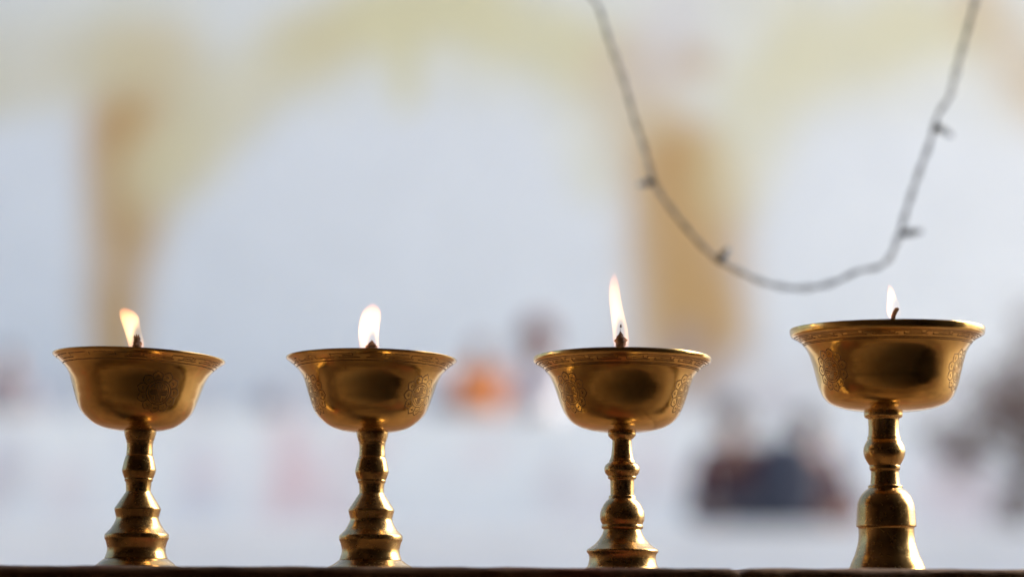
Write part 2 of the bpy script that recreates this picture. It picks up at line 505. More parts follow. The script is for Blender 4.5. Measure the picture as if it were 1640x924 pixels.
def skin_mesh(name, joints, edges, mat, parent, root=0, sub=2):
    names = list(joints)
    me = bpy.data.meshes.new(name)
    me.from_pydata([joints[n][0] for n in names], [(names.index(a), names.index(b)) for a, b in edges], [])
    tmp = bpy.data.objects.new(name, me); col.objects.link(tmp)
    md = tmp.modifiers.new('skin', 'SKIN'); md.use_smooth_shade = True
    ss = tmp.modifiers.new('sub', 'SUBSURF'); ss.levels = ss.render_levels = sub
    for i, n in enumerate(names):
        r = joints[n][1]
        me.skin_vertices[0].data[i].radius = (r, r) if not hasattr(r, '__len__') else r
        me.skin_vertices[0].data[i].use_root = (i == root)
    dg = bpy.context.evaluated_depsgraph_get()
    out = bpy.data.meshes.new_from_object(tmp.evaluated_get(dg))
    out.name = name
    bpy.data.objects.remove(tmp)
    return link(name, out, mat, parent, 180)

def person(loc, rz, label, pose, top, bottom, hair=HAIR, robe=False, scale=1.0, knee=0.36, hair_size=1.0):
    root = empty('person', loc, label, 'person')
    root.rotation_euler.z = rz
    root.scale = (scale,) * 3
    # front is -Y
    if pose == 'stand':
        hip, kn, an = 0.88, (0.02, 0.48), (0.03, 0.07)
        J = {'pelvis': ((0, 0, hip), (0.15, 0.10)), 'waist': ((0, 0, 1.05), (0.125, 0.09)), 'chest': ((0, 0, 1.28), (0.165, 0.10)), 'neck': ((0, 0, 1.42), 0.055),
             'head': ((0, -0.01, 1.52), 0.085), 'crown': ((0, 0, 1.61), 0.08)}
        E = [('pelvis', 'waist'), ('waist', 'chest'), ('chest', 'neck'), ('neck', 'head'), ('head', 'crown')]
        for s, t in ((-1, 'l'), (1, 'r')):
            J.update({t + 'sh': ((s * 0.19, 0, 1.33), 0.055), t + 'el': ((s * 0.235, 0.02, 1.07), 0.045), t + 'wr': ((s * 0.13, -0.17, 0.99), 0.030), t + 'ha': ((s * 0.09, -0.22, 1.00), 0.032),
                      t + 'hp': ((s * 0.10, 0, 0.80), 0.085), t + 'kn': ((s * 0.11, -0.02, 0.47), 0.060), t + 'an': ((s * 0.11, 0.01, 0.09), 0.042), t + 'to': ((s * 0.13, -0.17, 0.045), 0.038)})
            E += [('chest', t + 'sh'), (t + 'sh', t + 'el'), (t + 'el', t + 'wr'), (t + 'wr', t + 'ha'), ('pelvis', t + 'hp'), (t + 'hp', t + 'kn'), (t + 'kn', t + 'an'), (t + 'an', t + 'to')]
    else:
        J = {'pelvis': ((0, 0, 0.13), (0.18, 0.14)), 'waist': ((0, -0.02, 0.30), (0.15, 0.11)), 'chest': ((0, -0.04, 0.48), (0.175, 0.11)), 'neck': ((0, -0.06, 0.63), 0.055),
             'head': ((0, -0.09, 0.73), 0.085), 'crown': ((0, -0.08, 0.82), 0.08)}
        E = [('pelvis', 'waist'), ('waist', 'chest'), ('chest', 'neck'), ('neck', 'head'), ('head', 'crown')]
        for s, t in ((-1, 'l'), (1, 'r')):
            J.update({t + 'sh': ((s * 0.20, -0.03, 0.54), 0.058), t + 'el': ((s * 0.27, -0.10, 0.30), 0.045), t + 'wr': ((s * 0.15, -0.30, 0.24), 0.030), t + 'ha': ((s * 0.09, -0.36, 0.24), 0.032),
                      t + 'hp': ((s * 0.14, -0.10, 0.13), 0.095), t + 'kn': ((s * knee, -0.36, 0.15), 0.072), t + 'an': ((s * 0.04, -0.46 - 0.03 * s, 0.075), 0.048), t + 'to': ((-s * 0.12, -0.42 - 0.05 * s, 0.055), 0.040)})
            E += [('chest', t + 'sh'), (t + 'sh', t + 'el'), (t + 'el', t + 'wr'), (t + 'wr', t + 'ha'), ('pelvis', t + 'hp'), (t + 'hp', t + 'kn'), (t + 'kn', t + 'an'), (t + 'an', t + 'to')]
    # five fingers on each hand
    for s, t in ((-1, 'l'), (1, 'r')):
        w = Vector(J[t + 'ha'][0]); d = (w - Vector(J[t + 'wr'][0])).normalized()
        side = d.cross(Vector((0, 0, 1))).normalized()
        for k, (o, ln) in enumerate(((-0.028, 0.060), (-0.010, 0.072), (0.010, 0.066), (0.027, 0.050))):
            a = w + d * 0.03 + side * o; b = a + d * ln * 0.6; c = b + d * ln * 0.3 + Vector((0, 0, -0.02))
            J[f'{t}f{k}a'] = (tuple(a), 0.010); J[f'{t}f{k}b'] = (tuple(b), 0.009); J[f'{t}f{k}c'] = (tuple(c), 0.008)
            E += [(t + 'ha', f'{t}f{k}a'), (f'{t}f{k}a', f'{t}f{k}b'), (f'{t}f{k}b', f'{t}f{k}c')]
        a = w - d * 0.01 - side * s * 0.034; b = a + d * 0.03 - side * s * 0.02 + Vector((0, 0, 0.01))
        J[t + 'tha'] = (tuple(a), 0.012); J[t + 'thb'] = (tuple(b), 0.010)
        E += [(t + 'ha', t + 'tha'), (t + 'tha', t + 'thb')]
    skin_mesh('body', J, E, SKIN, root)
    def sub_chain(nm, keys, grow, mat, rootk):
        jj = {k: (J[k][0], tuple(r + grow for r in J[k][1]) if hasattr(J[k][1], '__len__') else J[k][1] + grow) for k in keys}
        ee = [(a, b) for a, b in E if a in jj and b in jj]
        return skin_mesh(nm, jj, ee, mat, root, keys.index(rootk))
    sub_chain('robe' if robe else 'shirt', ['pelvis', 'waist', 'chest', 'lsh', 'lel', 'lwr', 'rsh', 'rel', 'rwr'], 0.028, top, 'pelvis')
    sub_chain('skirt' if robe else 'trousers', ['pelvis', 'lhp', 'lkn', 'lan', 'rhp', 'rkn', 'ran'], 0.022 if not robe else 0.04, bottom, 'pelvis')
    h = Vector(J['crown'][0]); hd = Vector(J['head'][0])
    # hair cap: upper and rear part of an ellipsoid round the skull; face with nose, eyes and mouth below it
    bm = bmesh.new(); bmesh.ops.create_uvsphere(bm, u_segments=24, v_segments=16, radius=1.0)
    bmesh.ops.delete(bm, geom=[v for v in bm.verts if v.co.z < -0.55 or (v.co.y < -0.35 and v.co.z < 0.35)], context='VERTS')
    for v in bm.verts:
        v.co = Vector((v.co.x * 0.108 * hair_size, v.co.y * 0.118, v.co.z * 0.135 * hair_size)) + hd + Vector((0, 0.012, 0.035 + 0.04 * (hair_size - 1)))
        v.co += Vector((noise.noise(v.co * 30), noise.noise(v.co * 30 + Vector((9, 0, 0))), noise.noise(v.co * 30 + Vector((0, 9, 0))))) * 0.008
    me = bpy.data.meshes.new('hair'); bm.to_mesh(me); bm.free()
    link('hair', me, hair, root, 180)
    def blob(nm, off, size, mat):
        bm = bmesh.new()
        bmesh.ops.create_uvsphere(bm, u_segments=10, v_segments=8, radius=1, matrix=Matrix.Translation(hd + Vector(off)) @ Matrix.Diagonal((*size, 1)))
        me = bpy.data.meshes.new(nm); bm.to_mesh(me); bm.free()
        link(nm, me, mat, root, 180)
    for sg in (-1, 1):
        blob('eye', (sg * 0.032, -0.083, 0.02), (0.015, 0.007, 0.009), hair)
        blob('ear', (sg * 0.092, 0.0, 0.0), (0.012, 0.02, 0.032), SKIN)
    blob('nose', (0, -0.092, -0.008), (0.013, 0.018, 0.024), SKIN)
    bm = bmesh.new()
    bmesh.ops.create_uvsphere(bm, u_segments=10, v_segments=6, radius=1, matrix=Matrix.Translation(hd + Vector((0, -0.078, -0.045))) @ Matrix.Diagonal((0.026, 0.008, 0.008, 1)))
    me = bpy.data.meshes.new('mouth'); bm.to_mesh(me); bm.free(); link('mouth', me, M['mouth'], root, 180)
    return root
M['mouth'] = simple('lips', (0.25, 0.09, 0.07), (0.3, 0.11, 0.09), 30, 0.5)

c_orange = cloth('orange_cloth', (0.80, 0.26, 0.05))
c_maroon = cloth('maroon_cloth', (0.115, 0.035, 0.035))
c_slate = cloth('slate_cloth', (0.05, 0.055, 0.074))
c_pale = cloth('pale_cloth', (0.64, 0.63, 0.65))
c_grey = cloth('grey_cloth', (0.26, 0.25, 0.28))
c_rose = cloth('rose_cloth', (0.13, 0.065, 0.07))
HAIR_RED = simple('brown_hair', (0.11, 0.020, 0.015), (0.17, 0.034, 0.026), 40, 0.6)

def on(x, Y, z): p = at(x, 700, Y); return (p.x, Y, z)
person(on(766, 26.7, T2Z), R(8), 'person in an orange robe sitting cross-legged, blurred between the two middle lamps', 'sit', c_orange, c_orange, hair=HAIR_RED, robe=True, scale=1.22, knee=0.13)
person(on(862, 26.9, T2Z), R(-5), 'sitting person in pale clothes with dark reddish head covering, just left of third lamp', 'sit', c_pale, c_pale, HAIR_RED, True, scale=1.42, knee=0.16, hair_size=1.75)
person(on(1180, 14.6, T1Z), R(-25), 'person in maroon clothes sitting on the terrace, blurred left of the tallest lamp', 'sit', c_maroon, c_slate, robe=True, scale=1.07, knee=0.20, hair_size=1.05)
person(on(1288, 14.75, T1Z), R(20), 'person in dull rose clothes sitting close beside the maroon-clad one', 'sit', c_rose, c_maroon, robe=True, scale=1.02, knee=0.22)
person(on(8, 26.6, T2Z), R(20), 'person in grey clothes sitting at the far left edge, blurred', 'sit', c_grey, c_grey, robe=True, scale=1.05)

def bag(name, loc, size, c, label):
    root = empty(name, loc, label, 'bag')
    bm = bmesh.new(); bmesh.ops.create_uvsphere(bm, u_segments=24, v_segments=16, radius=1)
    for v in bm.verts:
        x, y, z = v.co
        q = Vector((math.copysign(abs(x) ** 0.7, x), math.copysign(abs(y) ** 0.7, y), math.copysign(abs(z) ** 0.75, z)))
        v.co = Vector((q.x * size[0], q.y * size[1], (q.z + 1) * size[2] * 0.5)) * (1 + 0.08 * noise.noise(q * 2.3))
        v.co.z = max(v.co.z, 0.0)
    me = bpy.data.meshes.new('sack'); bm.to_mesh(me); bm.free()
    link('sack', me, c, root, 180)
    pts = [Vector((math.cos(a) * size[0] * 0.45, 0, size[2] * 0.92 + math.sin(a) * size[2] * 0.35)) for a in [math.pi * k / 14 for k in range(15)]]
    v_, f_ = tube(pts, 0.012, 6)
    link('strap', mesh('strap', v_, f_), c, root, 180)
    return root
bag('cloth_bag', on(1262, 14.2, T1Z), (0.23, 0.13, 0.64), c_slate, 'dark slate blue bag between the two people sitting behind the right-hand lamps')
bag('cloth_bag', on(708, 26.45, T2Z), (0.20, 0.14, 0.34), c_grey, 'dark grey bag on the terrace, left of the person in orange')
bag('cloth_bag', on(434, 26.4, T2Z), (0.22, 0.15, 0.36), c_grey, 'dark grey bag on the terrace, between the two leftmost lamps')

# brown shrub at the right edge
def shrub():
    Y = 15.0
    base = on(1628, Y, T1Z)
    root = empty('shrub', base, 'dark brown shrub with sparse dry leaves, blurred at the right edge of the picture', 'shrub')
    clumps = [(1598, 655, 52, 0.9), (1642, 640, 60, 1.0), (1565, 690, 44, 1.1), (1530, 735, 38, 1.2), (1495, 700, 34, 0.8), (1628, 585, 44, 0.6), (1660, 720, 50, 0.9),
              (1640, 800, 40, 0.9), (1632, 850, 30, 0.8), (1612, 815, 32, 0.9), (1585, 600, 36, 0.35), (1690, 650, 70, 0.8), (1638, 505, 34, 0.55), (1660, 560, 44, 0.6), (1560, 630, 36, 0.35), (1720, 740, 60, 0.8)]
    B = Vector(base)
    vs, fs = [], []
    joint = at(1655, 770, Y) - B
    joint.y = 0
    p_, f_ = tube([Vector((0.02, 0, -0.02)), Vector((0.05, 0.03, 0.15)), joint * 0.6, joint], [0.05, 0.042, 0.036, 0.03], 10)
    vs += p_; fs += f_
    lv, lf = [], []
    rnd = random.Random(4)
    for (x, y, r, dens) in clumps:
        c = at(x, y, Y) - B
        c.y = rnd.uniform(-0.18, 0.18)
        mid = joint.lerp(c, 0.5) + Vector((rnd.uniform(-.06, .06), rnd.uniform(-.06, .06), 0.05))
        p_, f_ = tube([Vector(q) for q in catmull([tuple(joint), tuple(mid), tuple(c)], 4)], [0.022 - 0.0018 * k for k in range(9)], 6)
        o = len(vs); vs += p_; fs += [tuple(i + o for i in f) for f in f_]
        rr = r * Y / FP
        for k in range(4):
            e = c + Vector((rnd.gauss(0, 1), rnd.gauss(0, 1), rnd.gauss(0, 1))).normalized() * rr
            p_, f_ = tube([c, e], [0.008, 0.003], 5)
            o = len(vs); vs += p_; fs += [tuple(i + o for i in f) for f in f_]
        for k in range(int(130 * dens * (r / 45) ** 2)):
            d = Vector((rnd.gauss(0, 1), rnd.gauss(0, 1), rnd.gauss(0, 1))).normalized() * rr * rnd.random() ** 0.5
            q = c + d
            ax = Vector((rnd.gauss(0, 1), rnd.gauss(0, 1), rnd.gauss(0, 1) - 0.5)).normalized()
            sd = ax.cross(Vector((rnd.gauss(0, 1), rnd.gauss(0, 1), rnd.gauss(0, 1)))).normalized()
            ln, w = rnd.uniform(0.05, 0.09), rnd.uniform(0.016, 0.028)
            o = len(lv)
            up = ax.cross(sd) * 0.006
            lv += [q, q + ax * ln * 0.45 + sd * w + up, q + ax * ln, q + ax * ln * 0.45 - sd * w + up, q + ax * ln * 0.45 - up]
            lf += [(o, o + 1, o + 4), (o + 1, o + 2, o + 4), (o + 2, o + 3, o + 4), (o + 3, o, o + 4)]
    link('trunk', mesh('trunk', vs, fs), simple('shrub_bark', (0.05, 0.035, 0.028), (0.10, 0.07, 0.055), 20, 0.9), root, 60)
    link('crown', mesh('crown', lv, lf), simple('dry_leaf', (0.115, 0.066, 0.048), (0.21, 0.125, 0.092), 6, 0.8), root)
shrub()

# ------------------------------------------------------------------ string of fairy lights hanging behind the lamps
def string_light():
    Y = 1.19
    zp = [(-20, -330), (20, -190), (55, -85), (84, -20), (110, 30), (140, 130), (180, 240), (215, 350), (245, 430), (275, 530), (310, 595), (370, 680), (430, 750), (480, 785), (540, 810), (600, 832), (680, 848),
          (750, 848), (810, 835), (870, 808), (930, 795), (970, 765), (1000, 700), (1025, 620), (1055, 520), (1085, 430), (1098, 375), (1115, 335), (1150, 285), (1165, 240), (1185, 160), (1205, 80), (1220, 10), (1235, -60), (1262, -190), (1290, -330)]
    pts = [at(900 + x / 1.8486, y / 1.8486, Y) for x, y in zp]
    for i, p in enumerate(pts): p.y += 0.006 * math.sin(i * 0.9)
    pts = [Vector((pts[0].x - 0.20, Y + 0.04, 1.25)), Vector((pts[0].x - 0.10, Y + 0.005, 0.8))] + pts + [Vector((pts[-1].x + 0.07, Y, 0.8)), Vector((pts[-1].x + 0.12, Y + 0.04, 1.25))]
    root = empty('string_light', (pts[18].x, Y, pts[18].z), 'thin dark string of tiny unlit bulbs hanging in a loop above the right-hand lamps', 'string lights')
    B = Vector(root.location)
    path = catmull([tuple(p) for p in pts], 14)
    # even spacing along the cable
    even = [path[0]]; step = 0.002
    for a, b in zip(path, path[1:]):
        n = max(1, int((b - a).length / step))
        for k in range(1, n + 1): even.append(a.lerp(b, k / n))
    s = 0.0
    ds = [0.0]
    for a, b in zip(even, even[1:]): s += (b - a).length; ds.append(s)
    for ph in (0, math.pi):
        st = []
        for i, p in enumerate(even):
            t = (even[min(i + 1, len(even) - 1)] - even[max(i - 1, 0)]).normalized()
            a = t.cross(Vector((0.0, 1, 0.05))).normalized(); b = t.cross(a)
            w = ds[i] / 0.030 * 2 * math.pi + ph
            st.append(p - B + (a * math.cos(w) + b * math.sin(w)) * (0.0010 + 0.0006 * noise.noise((ds[i] * 25, 0, 0))))
        v_, f_ = tube(st, 0.00076, 6)
        link('cable_strand', mesh('cable_strand', v_, f_), M['cable'], root, 180)
    for (x0, y0, x1, y1) in ((278, 535, 224, 548), (466, 772, 497, 733), (1100, 372, 1158, 405), (1004, 692, 1070, 684)):
        a = at(900 + x0 / 1.8486, y0 / 1.8486, Y) - B; b = at(900 + x1 / 1.8486, y1 / 1.8486, Y - 0.004) - B
        d = b - a
        v_, f_ = tube([a, a + d * 0.12, a + d * 0.14, a + d * 0.55, a + d * 0.58], [0.0015, 0.0018, 0.0024, 0.0024, 0.0017], 12)
        h = link('bulb_holder', mesh('bulb_holder', v_, f_), M['bulb'], root, 40)
        v_, f_ = tube([a + d * 0.56, a + d * 0.6, a + d * 0.8, a + d * 0.92, b], [0.0016, 0.0019, 0.0019, 0.0013, 0.0003], 12)
        link('bulb', mesh('bulb', v_, f_), M['bulb_glass'], h, 60)
m, nt, b = new_mat('bulb_glass')
b.inputs['Base Color'].default_value = (0.45, 0.5, 0.52, 1); b.inputs['Roughness'].default_value = 0.15
b.inputs['Transmission Weight'].default_value = 0.6
tcn = N(nt, 'ShaderNodeTexCoord'); nzn = N(nt, 'ShaderNodeTexNoise', i_Scale=300.0); nt.links.new(tcn.outputs['Object'], nzn.inputs['Vector'])
rn = ramp(nt, nzn.outputs[0], [(0.3, (0.35, 0.4, 0.42)), (0.7, (0.5, 0.55, 0.57))]); nt.links.new(rn.outputs[0], b.inputs['Base Color'])
M['bulb_glass'] = m
string_light()

# ------------------------------------------------------------------ butter lamps
# cup profiles: radius and drop below the rim, in photograph pixels
CUP_THIN = [(136.5, 0.0), (135.2, 2.6), (130, 6.0), (124.0, 10.8), (118.0, 16.5), (113.0, 22.5), (109, 29.5), (105.5, 37.5), (102.5, 46.5), (99.8, 55), (97, 63.3), (93.8, 73), (89.4, 83), (84.5, 90.5), (77.7, 97.5), (69, 104.5), (59, 110), (46, 114), (35, 115.9), (24, 117.2)]
CUP_BAND = [(142.4, 0.0), (142.6, 3.0), (141.8, 6.0), (137.5, 8.6), (131, 12.0), (125.0, 17.0), (119.5, 23.0), (115.0, 30.0), (110.8, 39), (107.2, 48), (103.8, 58), (100.6, 67.5), (97.0, 77), (92.5, 86.5), (86, 96), (77, 104.0), (64, 110.5), (48, 114.6), (35, 116.3), (24, 117.3)]
CUP_WIDE = [(153.5, 0.0), (153.4, 5.0), (152.0, 10.5), (147.5, 13.0), (141, 16.6), (134.5, 22.0), (128.5, 30), (123.5, 40), (119.2, 53), (116.2, 64), (113.4, 75), (110.8, 86), (107.2, 97), (101.5, 108), (93.0, 117), (81, 123.0), (66, 127.5), (48, 130.4), (32, 131.7), (25, 132.2)]
# stems: half width and height in zoomed pixels of the crop that starts at y0, scale k
S1 = [(65, 93), (78, 93.5), (95, 90), (124, 81.5), (129, 77.5), (132, 80), (145, 75.5), (180, 74.5), (212, 77), (216, 75), (220, 80), (240, 86), (270, 93), (298, 98.5), (306, 98), (320, 94), (344, 84.5), (348, 81), (352, 83), (364, 80.5), (368, 75), (400, 72), (424, 71.5), (428, 73), (450, 87), (490, 113), (515, 129), (524, 134.5), (530, 134), (545, 130), (575, 122.5), (590, 125), (612, 135), (640, 152), (664, 175), (672, 183.5), (680, 185.5), (698, 185), (704, 181), (716, 176), (750, 168), (775, 169), (800, 177), (812, 182), (814, 179), (818, 188), (836, 211), (858, 234), (872, 247), (882, 251), (893, 250)]
S3 = [(78, 79), (82, 82.5), (98, 82), (108, 73), (116, 67), (122, 57.5), (130, 56), (170, 57), (215, 62.5), (238, 69), (242, 73), (256, 77), (262, 88), (272, 97.5), (286, 103), (302, 104), (318, 98.5), (332, 86), (336, 81), (340, 84), (349, 82.5), (354, 72), (360, 70), (400, 69.5), (446, 69), (450, 77), (456, 78.5), (468, 79.5), (471, 84), (482, 95), (500, 108), (525, 121), (550, 129), (570, 131), (592, 128.5), (610, 120), (617, 117), (622, 121), (630, 122), (640, 120), (644, 110), (650, 110), (672, 117), (700, 134), (730, 160), (752, 190), (762, 206), (770, 209.5), (778, 208), (786, 200), (796, 196), (815, 194.5), (840, 198), (862, 205), (880, 213), (893, 217)]
S4 = [(63, 98), (68, 100), (86, 100), (94, 93), (98, 82), (106, 79.5), (150, 78), (190, 80.5), (193, 85), (210, 86), (214, 89), (228, 97.5), (246, 104.5), (266, 108.5), (286, 107), (304, 101), (322, 91.5), (338, 81.5), (341, 77.5), (345, 79.5), (364, 78.5), (369, 72), (380, 71.5), (412, 73.5), (442, 77), (446, 88), (452, 89.5), (461, 88), (464, 92), (478, 110), (496, 125.5), (520, 138.5), (545, 147), (575, 150.5), (620, 153), (656, 155.5), (660, 155), (663, 145.5), (672, 144), (710, 143.5), (745, 148), (780, 157.5), (810, 167), (835, 179), (858, 189), (872, 194), (880, 197), (892, 198)]

def cup_surface(prof_m):
    """arc-length table of the cup's outer profile, rim first"""
    P = catmull([(r, z, 0) for r, z in prof_m], 8)
    s = [0.0]
    for a, b in zip(P, P[1:]): s.append(s[-1] + (b - a).length)
    return P, s

def surf_eval(P, s, q):
    q = min(max(q, 0.0), s[-1] - 1e-9)
    lo = np.searchsorted(s, q, side='right') - 1
    lo = min(max(lo, 0), len(P) - 2)
    f = (q - s[lo]) / max(s[lo + 1] - s[lo], 1e-12)
    p = P[lo].lerp(P[lo + 1], f)
    t = (P[min(lo + 2, len(P) - 1)] - P[max(lo - 1, 0)]).normalized()
    return p.x, p.y, Vector((-t.y, t.x))   # r, z, outward normal (r, z)

def engrave(name, lines, P, s, th0, s0, width, parent, depth=0.000018):
    """cut lines: a sunk dark bottom between two raised burr edges, following the cup's surface"""
    vs, fs, mi = [], [], []
    for ln in lines:
        pts = []
        for a, b in zip(ln, ln[1:]):
            L = math.hypot(b[0] - a[0], b[1] - a[1])
            n = max(1, int(L / 0.0007))
            pts += [(a[0] + (b[0] - a[0]) * k / n, a[1] + (b[1] - a[1]) * k / n) for k in range(n)]
        pts.append(ln[-1])
        rows = []
        for i, p in enumerate(pts):
            a, b = pts[max(i - 1, 0)], pts[min(i + 1, len(pts) - 1)]
            tx, ty = b[0] - a[0], b[1] - a[1]
            l = math.hypot(tx, ty) or 1
            nx, ny = -ty / l, tx / l
            wv = width * (0.85 + 0.3 * noise.noise((p[0] * 900, p[1] * 900, th0)))
            row = []
            for off, hgt in ((-0.95, 0.0), (-0.62, 1.0), (-0.42, 0.30), (0.42, 0.30), (0.62, 1.0), (0.95, 0.0)):
                u, v = p[0] + nx * wv * off, p[1] + ny * wv * off
                r, z, nr = surf_eval(P, s, s0 + v)
                r_ref = surf_eval(P, s, s0)[0] if s0 > 0.006 else surf_eval(P, s, s0 + 0.002)[0]
                th = th0 + u / r_ref
                h = hgt * depth + 0.000025
                rr = r + nr.x * h; zz = z + nr.y * h
                row.append(len(vs)); vs.append((rr * math.sin(th), -rr * math.cos(th), zz))
            rows.append(row)
        for r1, r2 in zip(rows, rows[1:]):
            for k in range(5):
                fs.append((r1[k], r2[k], r2[k + 1], r1[k + 1])); mi.append(0 if k == 2 else 1)
    me = mesh(name, vs, fs)
    me.materials.append(M['groove']); me.materials.append(M['burr'])
    me.polygons.foreach_set('material_index', mi)
    bm = bmesh.new(); bm.from_mesh(me)
    o = link(name, me, None, parent)
    bm.free()
    return o

def arc(cx, cy, rx, ry, a0, a1, n=20):
    return [(cx + rx * math.cos(a0 + (a1 - a0) * k / n), cy + ry * math.sin(a0 + (a1 - a0) * k / n)) for k in range(n + 1)]

def medallion_lines(S, petals=12, rot=0.0):
    L = [arc(0, 0, 0.60 * S, 0.60 * S, 0, 2 * math.pi, 40), arc(0, 0, 0.49 * S, 0.49 * S, 0, 2 * math.pi, 36)]
    out = []
    for k in range(petals):
        a = 2 * math.pi * k / petals + rot
        w = math.pi / petals
        pet = []
        for t in [i / 12 for i in range(13)]:
            ang = a - w + 2 * w * t
            q = abs(2 * t - 1)
            rad = 0.84 + 0.17 * (1 - q ** 2.4) + 0.05 * math.exp(-((t - 0.5) / 0.06) ** 2)
            pet.append((rad * S * math.cos(ang), rad * S * math.sin(ang)))
        L.append(pet)
        L.append([(0.62 * S * math.cos(a - w), 0.62 * S * math.sin(a - w)), (0.84 * S * math.cos(a - w), 0.84 * S * math.sin(a - w))])
        c = (0.76 * S * math.cos(a), 0.76 * S * math.sin(a))
        L.append(arc(c[0], c[1], 0.055 * S, 0.055 * S, a - 1.9, a + 1.4, 8))
    q = 0.44 * S
    L += [[(-0.035 * S, -q), (-0.035 * S, q)], [(0.035 * S, -q), (0.035 * S, q)], [(-q, -0.035 * S), (q, -0.035 * S)], [(-q, 0.035 * S), (q, 0.035 * S)]]
    for sx in (-1, 1):
        for sy in (-1, 1):
            L.append([(sx * 0.11 * S, sy * 0.40 * S), (sx * 0.11 * S, sy * 0.11 * S), (sx * 0.40 * S, sy * 0.11 * S)])
            L.append([(sx * 0.24 * S, sy * 0.36 * S), (sx * 0.24 * S, sy * 0.22 * S)])
    return L

def key_lines(r_ref, h, units, worn, seed):
    """meander between two ring lines; worn strokes are broken"""
    rnd = random.Random(seed)
    L = []
    W = 2 * math.pi * r_ref / units
    for k in range(units):
        x = k * W
        sh = [[(0.04, 0.20), (0.70, 0.20), (0.70, 0.52), (0.30, 0.52)],
              [(0.96, 0.80), (0.14, 0.80), (0.14, 0.42)],
              [(0.84, 0.22), (0.84, 0.60), (0.50, 0.60)],
              [(0.84, 0.22), (1.04, 0.22)]]
        for ln in sh:
            if worn and rnd.random() < 0.34: continue
            if worn and rnd.random() < 0.5: ln = ln[:2]
            j = rnd.uniform(-0.02, 0.02)
            L.append([(x + (u + j) * W, v * h) for u, v in ln])
    return L

def ring_line(r_ref, v):
    return [[(2 * math.pi * r_ref * k / 160, v) for k in range(161)]]

